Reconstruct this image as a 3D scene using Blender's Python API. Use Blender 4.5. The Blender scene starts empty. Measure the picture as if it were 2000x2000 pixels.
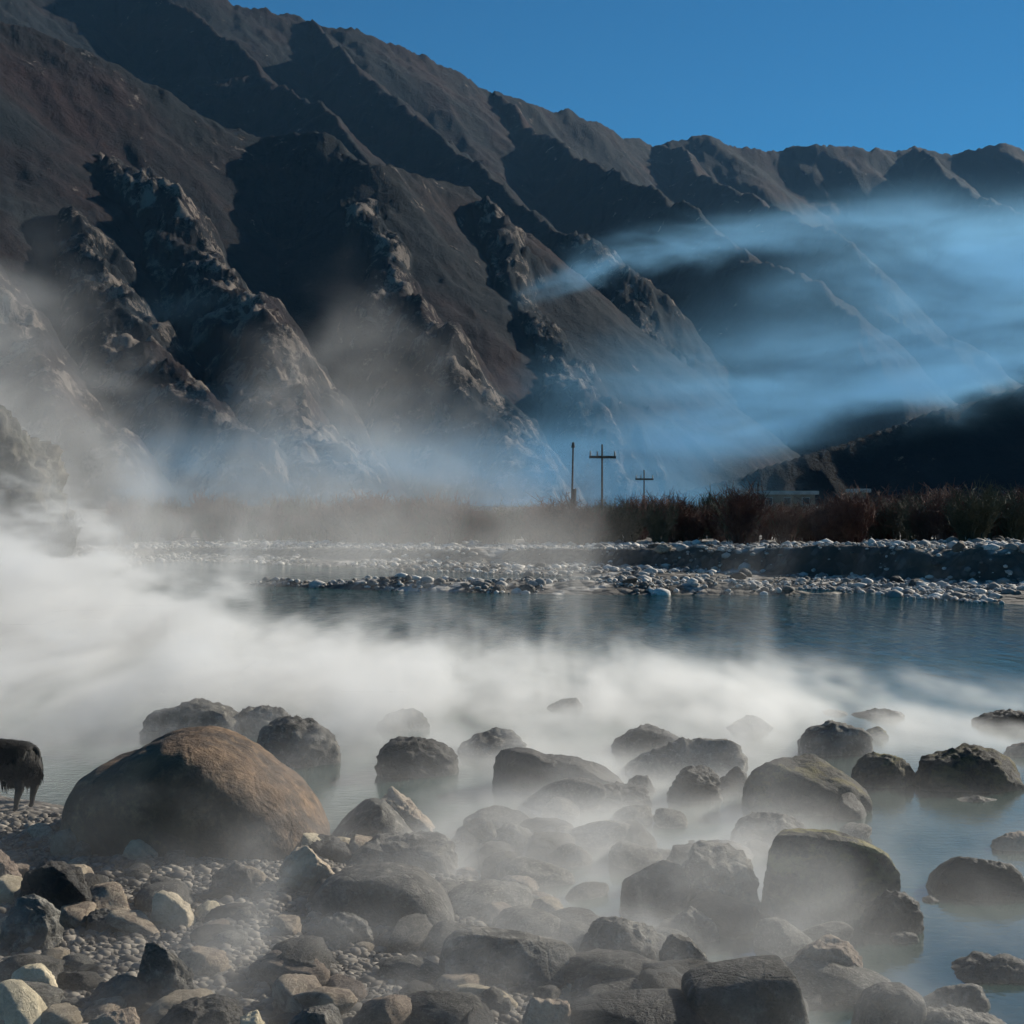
import bpy, bmesh, math, random
import numpy as np
from mathutils import Vector, Matrix

R = math.radians
SC = bpy.context.scene
COL = SC.collection

# ------------------------------------------------------------------ camera, sky, sun, exposure
H, F = 3.0, 2747.0                      # eye height (m); focal length for a 2000 px wide picture
cam_d = bpy.data.cameras.new('camera'); cam = bpy.data.objects.new('camera', cam_d); COL.objects.link(cam)
cam.location = (0, 0, H); cam.rotation_euler = (R(90), 0, 0)
cam_d.sensor_width = 36; cam_d.lens = 36 * F / 2000; cam_d.clip_start = 0.1; cam_d.clip_end = 40000
SC.camera = cam
SUN_AZ, SUN_EL = R(50), R(24)
world = bpy.data.worlds.new('World'); SC.world = world; world.use_nodes = True
wn = world.node_tree; bg = wn.nodes['Background']
sky = wn.nodes.new('ShaderNodeTexSky'); sky.sky_type = 'NISHITA'; sky.sun_disc = False
sky.sun_elevation = SUN_EL; sky.sun_rotation = SUN_AZ; sky.altitude = 2600
sky.air_density = 1.0; sky.dust_density = 0.2; sky.ozone_density = 4.0
tint = wn.nodes.new('ShaderNodeMix'); tint.data_type = 'RGBA'; tint.blend_type = 'MULTIPLY'; tint.inputs[0].default_value = 1.0
tint.inputs[7].default_value = (0.22, 0.80, 0.95, 1); wn.links.new(sky.outputs[0], tint.inputs[6])
wn.links.new(tint.outputs[2], bg.inputs[0]); bg.inputs[1].default_value = 0.059
sun_d = bpy.data.lights.new('sun', 'SUN'); sun = bpy.data.objects.new('sun', sun_d); COL.objects.link(sun)
sun_d.energy = 5.0; sun_d.angle = R(0.6); sun_d.color = (1.0, 0.93, 0.80)
sdir = Vector((math.sin(SUN_AZ) * math.cos(SUN_EL), math.cos(SUN_AZ) * math.cos(SUN_EL), math.sin(SUN_EL)))
sun.rotation_euler = sdir.to_track_quat('Z', 'Y').to_euler()
SC.view_settings.view_transform = 'Standard'; SC.view_settings.look = 'None'
SC.view_settings.exposure = 0.5; SC.view_settings.gamma = 1.0
cy = SC.cycles
cy.use_adaptive_sampling = True; cy.adaptive_threshold = 0.035; cy.use_denoising = True
cy.max_bounces = 6; cy.diffuse_bounces = 2; cy.glossy_bounces = 3; cy.volume_bounces = 1
cy.volume_max_steps = 128; cy.transparent_max_bounces = 12

# ------------------------------------------------------------------ helpers
def tag(o, label=None, cat=None, group=None, kind=None):
    if label: o['label'] = label
    if cat: o['category'] = cat
    if group: o['group'] = group
    if kind: o['kind'] = kind
    return o

def link(name, me, mat=None, parent=None):
    o = bpy.data.objects.new(name, me); COL.objects.link(o)
    if mat is not None and not me.materials: me.materials.append(mat)
    if parent is not None: o.parent = parent
    return o

def mesh_np(name, v, f, smooth=True):
    me = bpy.data.meshes.new(name)
    v = np.ascontiguousarray(v, np.float32); f = np.ascontiguousarray(f, np.int32)
    n, k = f.shape
    me.vertices.add(len(v)); me.vertices.foreach_set('co', v.ravel())
    me.loops.add(n * k); me.loops.foreach_set('vertex_index', f.ravel())
    me.polygons.add(n)
    me.polygons.foreach_set('loop_start', np.arange(0, n * k, k, dtype=np.int32))
    me.polygons.foreach_set('use_smooth', np.full(n, smooth))
    me.update(calc_edges=True); me.validate()
    return me

def empty(name, loc, rz=0):
    o = bpy.data.objects.new(name, None); COL.objects.link(o)
    o.location = loc; o.rotation_euler = (0, 0, rz); o.empty_display_size = 0.2
    return o

def grid_faces(nr, nc):
    i = np.arange(nr - 1)[:, None] * nc + np.arange(nc - 1)[None, :]
    return np.stack([i, i + 1, i + nc + 1, i + nc], -1).reshape(-1, 4)

_rng = np.random.RandomState(7)
_P = _rng.permutation(256); _P = np.concatenate([_P, _P, _P])
_G = _rng.normal(size=(256, 3)); _G /= np.linalg.norm(_G, axis=1)[:, None]
def perlin(p):
    p = np.asarray(p, np.float64); i = np.floor(p).astype(int); f = p - i; i &= 255
    u = f * f * f * (f * (f * 6 - 15) + 10); out = 0
    for dx in (0, 1):
        for dy in (0, 1):
            for dz in (0, 1):
                h = _P[_P[_P[i[..., 0] + dx] + i[..., 1] + dy] + i[..., 2] + dz]
                g = _G[h]; d = f - np.array((dx, dy, dz))
                w = (u[..., 0] if dx else 1 - u[..., 0]) * (u[..., 1] if dy else 1 - u[..., 1]) * (u[..., 2] if dz else 1 - u[..., 2])
                out = out + w * (g * d).sum(-1)
    return out * 1.5
def fbm(p, octv=4, gain=0.5, ridged=False):
    a, s, tot = 1.0, 0, 0; p = np.asarray(p, np.float64)
    for k in range(octv):
        n = perlin(p + 17.3 * k)
        s = s + a * ((1 - 2 * np.abs(n)) if ridged else n); tot += a
        a *= gain; p = p * 2.03
    return s / tot
def sst(x, a, b):
    t = np.clip((x - a) / (b - a), 0, 1); return t * t * (3 - 2 * t)
def px(x, y, D):
    return np.array(((x - 1000) / F * D, D, H - (y - 1000) / F * D))

# ------------------------------------------------------------------ node maths
class S:
    def __init__(s, t, k): s.t, s.k = t, k
    def _o(s, op, *b):
        n = s.t.nodes.new('ShaderNodeMath'); n.operation = op
        for i, q in enumerate((s,) + b):
            if isinstance(q, S): s.t.links.new(q.k, n.inputs[i])
            else: n.inputs[i].default_value = q
        return S(s.t, n.outputs[0])
    def __add__(s, b): return s._o('ADD', b)
    __radd__ = __add__
    def __sub__(s, b): return s._o('SUBTRACT', b)
    def __rsub__(s, b): return (s * -1.0) + b
    def __mul__(s, b): return s._o('MULTIPLY', b)
    __rmul__ = __mul__
    def __truediv__(s, b): return s._o('DIVIDE', b)
    def mx(s, b): return s._o('MAXIMUM', b)
    def mn(s, b): return s._o('MINIMUM', b)
    def pw(s, b): return s._o('POWER', b)
    def exp(s): return s._o('EXPONENT')
    def abs(s): return s._o('ABSOLUTE')
    def sst(s, a, b):
        n = s.t.nodes.new('ShaderNodeMapRange'); n.interpolation_type = 'SMOOTHSTEP'
        s.t.links.new(s.k, n.inputs[0]); n.inputs[1].default_value = a; n.inputs[2].default_value = b
        return S(s.t, n.outputs[0])
    def curve(s, pts):                       # piecewise smooth function through pts [(x, value)...]
        xs = [p[0] for p in pts]; vs = [p[1] for p in pts]; x0, x1 = min(xs), max(xs); v0, v1 = min(vs), max(vs)
        n = s.t.nodes.new('ShaderNodeFloatCurve'); c = n.mapping.curves[0]
        q = [((a - x0) / (x1 - x0), (b - v0) / (v1 - v0 or 1)) for a, b in pts]
        c.points[0].location = q[0]; c.points[1].location = q[-1]
        for a in q[1:-1]: c.points.new(*a)
        n.mapping.update()
        s.t.links.new(((s - x0) * (1 / (x1 - x0))).k, n.inputs['Value'])
        return S(s.t, n.outputs[0]) * (v1 - v0) + v0
def gauss(d): return ((d * d) * -1.0).exp()
def vec(t, base, scale=(1, 1, 1), off=(0, 0, 0)):
    n = t.nodes.new('ShaderNodeVectorMath'); n.operation = 'MULTIPLY_ADD'; t.links.new(base, n.inputs[0])
    n.inputs[1].default_value = scale; n.inputs[2].default_value = off
    return n.outputs[0]
def noise(t, v, scale=1.0, detail=3.0, rough=0.5, dist=0.0, kind='FBM'):
    n = t.nodes.new('ShaderNodeTexNoise'); t.links.new(v, n.inputs['Vector'])
    n.inputs['Scale'].default_value = scale; n.inputs['Detail'].default_value = detail
    n.inputs['Roughness'].default_value = rough; n.inputs['Distortion'].default_value = dist
    return S(t, n.outputs[0])
def voro(t, v, scale, feature='F1', out='Distance'):
    n = t.nodes.new('ShaderNodeTexVoronoi'); n.feature = feature
    t.links.new(v, n.inputs['Vector']); n.inputs['Scale'].default_value = scale
    return S(t, n.outputs[out])
def mixc(t, fac, a, b):
    n = t.nodes.new('ShaderNodeMix'); n.data_type = 'RGBA'
    for i, q in ((0, fac), (6, a), (7, b)):
        if isinstance(q, S): t.links.new(q.k, n.inputs[i])
        elif hasattr(q, 'is_linked'): t.links.new(q, n.inputs[i])
        else: n.inputs[i].default_value = q if i == 0 else (*q, 1)
    return n.outputs[2]
def new_mat(name):
    m = bpy.data.materials.new(name); m.use_nodes = True; t = m.node_tree
    return m, t, t.nodes['Principled BSDF']
def bump(t, bs, h, strength, dist):
    n = t.nodes.new('ShaderNodeBump'); n.inputs['Strength'].default_value = strength; n.inputs['Distance'].default_value = dist
    t.links.new(h.k, n.inputs['Height']); t.links.new(n.outputs[0], bs.inputs['Normal'])
def geo_pos(t): return t.nodes.new('ShaderNodeNewGeometry').outputs['Position']
def sep(t, v):
    n = t.nodes.new('ShaderNodeSeparateXYZ'); t.links.new(v, n.inputs[0])
    return [S(t, n.outputs[i]) for i in range(3)]

# ------------------------------------------------------------------ materials
def rock_mat(name, base, dark, pale, moss=None, scale=3.0, rough=0.85, bstr=0.7, mossamt=(0.55, 0.7)):
    m, t, b = new_mat(name)
    tc = t.nodes.new('ShaderNodeTexCoord').outputs['Object']
    oi = t.nodes.new('ShaderNodeObjectInfo'); rnd = S(t, oi.outputs['Random'])
    cx = t.nodes.new('ShaderNodeCombineXYZ'); t.links.new((rnd * 37.0).k, cx.inputs[0]); t.links.new((rnd * 11.0).k, cx.inputs[2])
    ad = t.nodes.new('ShaderNodeVectorMath'); t.links.new(tc, ad.inputs[0]); t.links.new(cx.outputs[0], ad.inputs[1]); v = ad.outputs[0]
    n1 = noise(t, v, scale * 0.8, 6, 0.65, 0.8); n2 = noise(t, v, scale * 4, 6, 0.7); n3 = noise(t, v, scale * 22, 3, 0.6)
    c = mixc(t, n1.sst(0.35, 0.68), dark, base)
    c = mixc(t, (n2.sst(0.48, 0.75)) * 0.6, c, pale)
    c = mixc(t, (n3.sst(0.55, 0.8)) * 0.35, c, dark)
    if moss:
        nz = sep(t, t.nodes.new('ShaderNodeNewGeometry').outputs['Normal'])[2]
        c = mixc(t, (noise(t, v, scale * 1.3, 5, 0.65).sst(*mossamt)) * (nz.sst(-0.1, 0.6)), c, moss)
    hv = t.nodes.new('ShaderNodeHueSaturation'); t.links.new(c, hv.inputs['Color'])
    t.links.new((rnd * 0.9 + 0.55).k, hv.inputs['Value']); t.links.new((rnd * 0.02 + 0.485).k, hv.inputs['Hue'])
    t.links.new(hv.outputs[0], b.inputs['Base Color'])
    cr = voro(t, vec(t, v, (1, 1, 1.6)), scale * 1.4, 'DISTANCE_TO_EDGE').sst(0.0, 0.06)
    bump(t, b, n1 * 0.6 + n2 * 0.6 + n3 * 0.22 + cr * 0.08, bstr, 0.10)
    b.inputs['Roughness'].default_value = rough; b.inputs['Specular IOR Level'].default_value = 0.35
    return m
M = {}
M['grey'] = rock_mat('grey_rock', (0.118, 0.110, 0.096), (0.036, 0.034, 0.030), (0.38, 0.35, 0.30))
M['brown'] = rock_mat('brown_boulder', (0.17, 0.108, 0.06), (0.05, 0.036, 0.026), (0.33, 0.22, 0.125), scale=1.6, bstr=0.6)
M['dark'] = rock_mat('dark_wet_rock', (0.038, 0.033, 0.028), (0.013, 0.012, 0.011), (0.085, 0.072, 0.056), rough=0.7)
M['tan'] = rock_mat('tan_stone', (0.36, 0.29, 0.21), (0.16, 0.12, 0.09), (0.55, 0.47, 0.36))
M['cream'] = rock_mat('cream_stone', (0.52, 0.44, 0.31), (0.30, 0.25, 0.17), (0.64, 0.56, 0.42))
M['moss'] = rock_mat('mossy_rock', (0.060, 0.054, 0.043), (0.018, 0.017, 0.014), (0.15, 0.135, 0.10), moss=(0.13, 0.112, 0.045), mossamt=(0.46, 0.6))
M['crag'] = rock_mat('crag_rock', (0.07, 0.062, 0.05), (0.02, 0.022, 0.016), (0.2, 0.175, 0.13), moss=(0.03, 0.035, 0.016), scale=0.7, bstr=1.0)

def ground_mat(name, a, b_, c_, s1, bdist):
    m, t, b = new_mat(name); p = geo_pos(t)
    n1 = noise(t, p, s1 * 0.15, 5, 0.6); n2 = noise(t, p, s1, 5, 0.65); vd = voro(t, p, s1 * 1.5)
    vc = t.nodes.new('ShaderNodeTexVoronoi'); t.links.new(p, vc.inputs['Vector']); vc.inputs['Scale'].default_value = s1 * 1.5
    cell = sep(t, vc.outputs['Color'])[0]
    c = mixc(t, n1.sst(0.35, 0.65), a, b_); c = mixc(t, (cell.sst(0.55, 1.0)) * (0.8 if s1 > 5 else 0.3), c, c_)
    c = mixc(t, (vd.sst(0.3, 0.6)) * 0.6, c, a)
    if s1 < 5: c = mixc(t, (noise(t, p, 0.35, 6, 0.7).sst(0.5, 0.62)) * (sep(t, t.nodes.new('ShaderNodeNewGeometry').outputs['Normal'])[2].sst(0.75, 0.95)), c, (0.44, 0.41, 0.37))
    t.links.new(c, b.inputs['Base Color']); b.inputs['Roughness'].default_value = 0.9
    bump(t, b, (1.0 - vd) * 0.7 + n2 * 0.6, 0.9, bdist)
    return m
M['shore'] = ground_mat('shore_ground', (0.07, 0.06, 0.05), (0.15, 0.125, 0.10), (0.30, 0.27, 0.23), 9.0, 0.05)
M['bank'] = ground_mat('bank_ground', (0.05, 0.042, 0.034), (0.10, 0.085, 0.066), (0.3, 0.27, 0.24), 1.6, 0.25)

def mountain_mat():
    m, t, b = new_mat('mountain_rock'); p = geo_pos(t)
    at = t.nodes.new('ShaderNodeAttribute'); at.attribute_name = 'rocky'; rk = S(t, at.outputs['Fac'])
    nz = sep(t, t.nodes.new('ShaderNodeNewGeometry').outputs['Normal'])[2]
    n1 = noise(t, p, 0.004, 6, 0.6); n2 = noise(t, p, 0.03, 6, 0.7); n3 = noise(t, vec(t, p, (1, 1, 0.4)), 0.05, 8, 0.78, 0.4)
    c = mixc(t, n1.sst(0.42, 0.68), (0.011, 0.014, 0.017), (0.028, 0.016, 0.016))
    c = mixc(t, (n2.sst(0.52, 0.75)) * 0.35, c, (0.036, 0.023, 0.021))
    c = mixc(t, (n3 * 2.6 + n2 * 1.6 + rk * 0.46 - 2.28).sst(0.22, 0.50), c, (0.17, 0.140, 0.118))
    t.links.new(c, b.inputs['Base Color']); b.inputs['Roughness'].default_value = 1.0; b.inputs['Specular IOR Level'].default_value = 0.1
    bump(t, b, n2 + n3, 0.8, 5.0)
    return m
M['mount'] = mountain_mat()

def water_mat():
    m, t, b = new_mat('river_water'); p = geo_pos(t); X, Y, Z = sep(t, p)
    far = Y.sst(22, 45)
    w1 = noise(t, vec(t, p, (1.5, 0.5, 1)), 1.5, 5, 0.62, 0.5); w2 = noise(t, vec(t, p, (0.8, 1.6, 1)), 7.0, 3, 0.6)
    c = mixc(t, noise(t, vec(t, p, (0.5, 1, 1)), 0.25, 3).sst(0.35, 0.65), (0.004, 0.026, 0.022), (0.010, 0.048, 0.040))
    t.links.new(c, b.inputs['Base Color']); b.inputs['Roughness'].default_value = 0.06; b.inputs['IOR'].default_value = 1.33
    t.links.new((0.95 - far * 0.55).k, b.inputs['Specular IOR Level'])
    n = t.nodes.new('ShaderNodeBump'); n.inputs['Distance'].default_value = 0.16
    t.links.new((far * 0.5 + 0.18).k, n.inputs['Strength'])
    t.links.new((w1 * (far * 6.0 + 0.22) + w2 * 0.12).k, n.inputs['Height']); t.links.new(n.outputs[0], b.inputs['Normal'])
    return m
M['water'] = water_mat()

def plain(name, a, b_, scale, rough=0.9, bd=0.01):
    m, t, b = new_mat(name); v = t.nodes.new('ShaderNodeTexCoord').outputs['Object']
    n = noise(t, v, scale, 5, 0.65); t.links.new(mixc(t, n.sst(0.35, 0.65), a, b_), b.inputs['Base Color'])
    b.inputs['Roughness'].default_value = rough; bump(t, b, n, 0.5, bd)
    return m
M['twig'] = plain('bare_twigs', (0.072, 0.027, 0.018), (0.17, 0.066, 0.040), 0.9)
M['olive'] = plain('olive_twigs', (0.045, 0.042, 0.022), (0.10, 0.09, 0.05), 0.9)
M['pole'] = plain('weathered_pole', (0.06, 0.055, 0.05), (0.10, 0.095, 0.085), 2.0)
M['wall'] = plain('mud_wall', (0.22, 0.17, 0.125), (0.32, 0.26, 0.20), 0.8)
M['roof'] = plain('pale_roof', (0.35, 0.33, 0.30), (0.5, 0.47, 0.42), 1.0)
M['glass'] = plain('dark_window', (0.02, 0.022, 0.025), (0.04, 0.045, 0.05), 1.0, 0.3)
M['fur'] = plain('black_fur', (0.012, 0.011, 0.010), (0.032, 0.028, 0.024), 9.0, 0.8, 0.02)
M['horn'] = plain('grey_horn', (0.10, 0.09, 0.075), (0.18, 0.16, 0.13), 20.0, 0.6)
M['eye'] = plain('goat_eye', (0.02, 0.015, 0.01), (0.05, 0.035, 0.015), 5.0, 0.15)

# ------------------------------------------------------------------ setting: near shore, water
def shore_x(Y): return np.interp(Y, [0, 8, 11, 12.9, 14.7, 17, 24], [0.9, 0.55, 0.15, -1.7, -5.2, -13, -40])
def ground_z(X, Y):
    d = shore_x(Y) - X
    z = np.where(d > 0, 0.24 * np.tanh(d * 0.55), 0.5 * np.tanh(d * 0.35))
    p = np.stack([X, Y, np.zeros_like(X)], -1)
    return z + 0.05 * fbm(p * 0.9, 4) + 0.02 * fbm(p * 5.0, 3)
xs = np.concatenate([np.linspace(-60, -9, 40)[:-1], np.linspace(-9, 9, 420), np.linspace(9, 60, 40)[1:]])
ys = np.concatenate([np.linspace(-12, 6, 20)[:-1], np.linspace(6, 24, 420), np.linspace(24, 60, 20)[1:]])
gx, gy = np.meshgrid(xs, ys)
gz = ground_z(gx, gy)
tag(link('shore_ground', mesh_np('shore_ground', np.stack([gx, gy, gz], -1).reshape(-1, 3), grid_faces(len(ys), len(xs))), M['shore']), kind='structure')
def GZ(x, y): return float(ground_z(np.array([x]), np.array([y]))[0])

wv = np.array([(-400, -40, 0), (400, -40, 0), (400, 260, 0), (-400, 260, 0)], float)
tag(link('water', mesh_np('water', wv, np.array([[0, 1, 2, 3]])), M['water']), kind='structure')

# ------------------------------------------------------------------ setting: far bank and valley floor
def water_line(az):                          # distance of the far waterline per image column
    return np.interp(az, [60, 300, 400, 560, 800, 1100, 1400, 1640, 1760, 1900, 2050, 2800], [56, 84, 86, 80, 72, 66, 58, 54, 50, 47, 45, 40])
def bank_z(X, Y):
    c = 1000 + X / np.maximum(Y, 1) * F
    s = Y - water_line(c); D = Y
    p = np.stack([X, Y, np.zeros_like(X)], -1)
    lump = fbm(p * 0.10, 4); lump2 = fbm(p * 0.6, 4)
    top = np.interp(c, [-800, 300, 700, 1200, 1600, 2000, 2600], [0.4, 0.45, 0.6, 0.85, 1.15, 1.3, 1.5])
    z = -0.6 + 0.6 * sst(s, -6, 0) + 0.22 * sst(s, 0, 3) + 0.14 * lump2 * sst(s, -1, 4) * (1 - 0.8 * sst(s, 10, 18))
    s2 = s - np.interp(c, [400, 1000, 1500, 2000], [5, 7, 8, 9]) + 6 * lump
    z = z + top * sst(s2, 0, 1.7) * (1 + 0.3 * lump)
    # gravel bar in mid river
    b0 = 1.6 * lump + np.interp(c, [300, 480, 700, 1000, 1250, 1480, 1700], [58, 57, 54.5, 52.5, 51.5, 50.5, 50])
    w = np.interp(c, [440, 520, 700, 1000, 1250, 1450, 1680], [0.0, 1.0, 2.2, 3.4, 3.6, 2.4, 0.0])
    bar = -0.6 + (0.5 + 0.45 * np.clip(w / 2.4, 0, 1) + 0.35 * fbm(p * 0.35, 3)) * np.exp(-((D - b0 - 1.5) / (w + 0.01)) ** 2) + 0.12 * lump2
    bar = np.where(w > 0.05, bar, -0.6)
    z = np.maximum(z, bar)
    far = sst(D, 110, 420)
    return z + far * (3.0 + 1.2 * lump)
cols = np.linspace(-700, 2700, 760)
Ds = np.concatenate([np.linspace(38, 100, 260)[:-1], np.linspace(100, 200, 70)[:-1], np.geomspace(200, 1200, 50)])
cc, dd = np.meshgrid(cols, Ds)
bx = (cc - 1000) / F * dd; bz = bank_z(bx, dd)
tag(link('riverbank_ground', mesh_np('riverbank_ground', np.stack([bx, dd, bz], -1).reshape(-1, 3), grid_faces(len(Ds), len(cols))), M['bank']), kind='structure')
def BZ(x, y): return float(bank_z(np.array([x], float), np.array([y], float))[0])

# ------------------------------------------------------------------ setting: mountains as ridge spines with falling flanks
SP = [   # (slope, roughness, rockiness, [(column, row, distance)...])
 (1.0, 0.55, 0.1, [(-700, -500, 2500), (-300, -330, 2600), (0, -150, 2700), (250, -60, 2800), (450, 0, 2900), (600, 40, 3000), (720, 66, 3100), (830, 110, 3200), (950, 190, 3400), (1000, 200, 3500), (1090, 225, 3700), (1200, 270, 4000), (1270, 288, 4200), (1320, 280, 4300), (1370, 262, 4400), (1440, 290, 4500), (1490, 303, 4600), (1530, 295, 4700), (1700, 297, 4900), (1790, 292, 5100), (1860, 305, 5200), (1950, 285, 5300), (2000, 292, 5400), (2300, 240, 5500), (2800, 200, 5600)]),
 (0.95, 0.8, 0.2, [(950, 190, 3400), (1100, 290, 3000), (1250, 390, 2600), (1400, 460, 2300), (1540, 540, 2000), (1660, 640, 1800)]),
 (0.95, 0.8, 0.2, [(1270, 288, 4200), (1400, 360, 3700), (1500, 410, 3300), (1640, 480, 2900)]),
 (0.95, 0.8, 0.2, [(1790, 292, 5100), (1900, 370, 4500), (2020, 430, 4000), (2200, 500, 3500)]),
 (0.98, 0.8, 0.1, [(600, 40, 3000), (760, 190, 2600), (900, 320, 2300), (1040, 430, 2050), (1150, 500, 1900)]),
 (0.98, 0.8, 0.1, [(250, -60, 2800), (480, 130, 2400), (640, 240, 2100), (760, 340, 1850)]),
 (1.0, 0.6, 0.25, [(-700, -330, 1200), (-300, -110, 1300), (0, 50, 1400), (200, 130, 1450), (400, 225, 1500), (500, 268, 1520), (600, 275, 1500), (690, 335, 1450)]),
 (0.9, 0.6, 0.3, [(690, 335, 1450), (780, 360, 1540), (880, 372, 1600), (960, 430, 1640)]),
 (1.55, 0.75, 1.0, [(130, 110, 1430), (180, 285, 1300), (265, 330, 1250), (330, 430, 1150), (430, 530, 1050), (500, 640, 950), (570, 760, 850), (640, 880, 760), (700, 980, 700)]),
 (1.55, 0.75, 0.9, [(-60, 230, 1280), (30, 345, 1180), (130, 480, 1050), (210, 590, 950), (330, 710, 850), (480, 830, 750), (560, 960, 680)]),
 (1.55, 0.75, 0.7, [(-300, 200, 1000), (-120, 420, 900), (0, 600, 820), (120, 760, 740), (240, 900, 680)]),
 (1.55, 0.75, 0.9, [(650, 300, 1480), (705, 370, 1400), (745, 480, 1300), (800, 560, 1200), (870, 660, 1100), (950, 770, 1000), (1010, 880, 930), (1060, 980, 880)]),
 (1.55, 0.75, 0.8, [(880, 372, 1600), (950, 440, 1500), (985, 530, 1400), (1060, 640, 1300), (1130, 750, 1200), (1190, 880, 1100)]),
 (1.2, 0.75, 0.8, [(1150, 470, 1900), (1215, 540, 1750), (1245, 650, 1620), (1310, 780, 1500), (1370, 900, 1400)]),
 (0.8, 0.35, 0.0, [(1300, 985, 520), (1450, 945, 540), (1600, 885, 560), (1750, 835, 580), (1900, 790, 600), (2100, 730, 620), (2500, 600, 650), (3000, 480, 700)]),
]
mc = np.linspace(-560, 2560, 860)
mD = np.geomspace(480, 6500, 620)
cc, dd = np.meshgrid(mc, mD); mx = (cc - 1000) / F * dd; my = dd
wp = np.stack([mx, my, np.zeros_like(mx)], -1)
wx = 95 * fbm(wp / 420, 3, 0.5); wy = 95 * fbm(wp / 420 + 55.5, 3, 0.5)
w2x = 34 * fbm(wp / 85, 4, 0.55); w2y = 34 * fbm(wp / 85 + 31.7, 4, 0.55); knob = fbm(wp / 120 + 3.3, 4, 0.55); knob2 = fbm(wp / 45 + 8.1, 4, 0.6)
best = np.full(mx.shape, -1e9); rough_f = np.zeros(mx.shape); rock_f = np.zeros(mx.shape)
for slope, ro, rk, pts in SP:
    P3 = np.array([px(*q) for q in pts]); hb = np.full(mx.shape, -1e9); dist = np.full(mx.shape, 1e9)
    k = np.clip(dd / 1500, 0.25, 1.6) * (0.3 if rk == 0.0 else 1.0)
    for a, b in zip(P3[:-1], P3[1:]):
        ab = b[:2] - a[:2]; L2 = (ab ** 2).sum()
        qx, qy = mx + wx * k * 0.5 + w2x * rk, my + wy * k * 0.5 + w2y * rk
        t = np.clip(((qx - a[0]) * ab[0] + (qy - a[1]) * ab[1]) / L2, 0, 1)
        d = np.hypot(qx - a[0] - t * ab[0], qy - a[1] - t * ab[1])
        hgt = a[2] + t * (b[2] - a[2]) - slope * (np.hypot(d, 30 * rk) - 30 * rk * 0.7) * (1 - 0.12 * np.clip(d / 900, 0, 1)) + rk * (34 * knob + 16 * knob2) * np.exp(-(d / 160) ** 2)
        u = hgt > hb; hb = np.where(u, hgt, hb); dist = np.where(u, d, dist)
    u = hb > best; best = np.where(u, hb, best); rough_f = np.where(u, ro, rough_f)
    rock_f = np.where(u, rk * np.exp(-(dist / 75) ** 2), rock_f)
scale = np.clip(dd / 1400, 0.3, 3)
rid = fbm(np.stack([mx, my, best * 0.25], -1) / 230.0, 6, 0.55, True) - 0.35
fine = fbm(np.stack([mx, my, best * 0.6], -1) / 42.0, 6, 0.62, True) - 0.3
mz = best + rough_f * (34 * np.clip(scale, 0.75, 2.0) * rid + np.clip(scale, 0.4, 1.2) * fine * (4 + 24 * rock_f))
floor = 4.0 + 2 * fbm(wp / 90, 3) + 0.004 * (dd - 480)
mz = np.maximum(mz, floor)
me = mesh_np('mountains', np.stack([mx, my, mz], -1).reshape(-1, 3), grid_faces(len(mD), len(mc)))
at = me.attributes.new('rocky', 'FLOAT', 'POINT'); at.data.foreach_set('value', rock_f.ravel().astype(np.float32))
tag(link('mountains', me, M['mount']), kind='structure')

# ------------------------------------------------------------------ rocks
_ico = {}
def ico(n):
    if n not in _ico:
        bm = bmesh.new(); bmesh.ops.create_icosphere(bm, subdivisions=n, radius=1)
        v = np.array([q.co for q in bm.verts]); v /= np.linalg.norm(v, axis=1)[:, None]
        f = np.array([[q.index for q in g.verts] for g in bm.faces]); bm.free(); _ico[n] = (v, f)
    return _ico[n]
def rock_verts(n, rad, depth, seed, rough=0.06, cuts=7, square=2.7, strata=0):
    """n: unit directions; rad(theta): half outline in x-z; depth: half thickness."""
    rs = np.random.RandomState(seed)
    th = np.arctan2(n[:, 2], n[:, 0]); r = rad(th)
    c = np.hypot(n[:, 0], n[:, 2]); s = np.abs(n[:, 1])
    k = 1 / (c ** square + s ** square) ** (1 / square)
    v = np.stack([n[:, 0] * r, n[:, 1] * depth, n[:, 2] * r], -1) * k[:, None]
    size = (np.abs(v).max(0)).mean()
    for _ in range(cuts):
        d = rs.normal(size=3) / (np.abs(v).max(0) / size); d[1] = d[1] * 2.2 - 0.5; d[2] += 0.3; d /= np.linalg.norm(d)
        o = (v @ d).max() * rs.uniform(0.68, 0.92); e = np.clip(v @ d - o, 0, None)
        v = v - 0.88 * e[:, None] * d
    q = v / size + seed * 3.71
    dsp = rough * (1.2 * fbm(q * 1.1, 3) + 1.0 * (fbm(q * 2.4, 5, 0.6, True) - 0.3) + 0.5 * fbm(q * 8, 4, 0.6))
    if strata:                               # broken ledges
        tl = rs.normal(0, 0.25, 2); lv = (q[:, 2] + tl[0] * q[:, 0] + tl[1] * q[:, 1] + 0.35 * fbm(q * 1.6, 3)) * strata
        fr = lv - np.floor(lv); dsp = dsp + 0.085 * (sst(fr, 0.0, 0.75) - sst(fr, 0.82, 1.0)) * (0.4 + 1.2 * np.abs(fbm(q * 2.2 + 9, 3)))
    return v + n * (dsp * size)[:, None]
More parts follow.
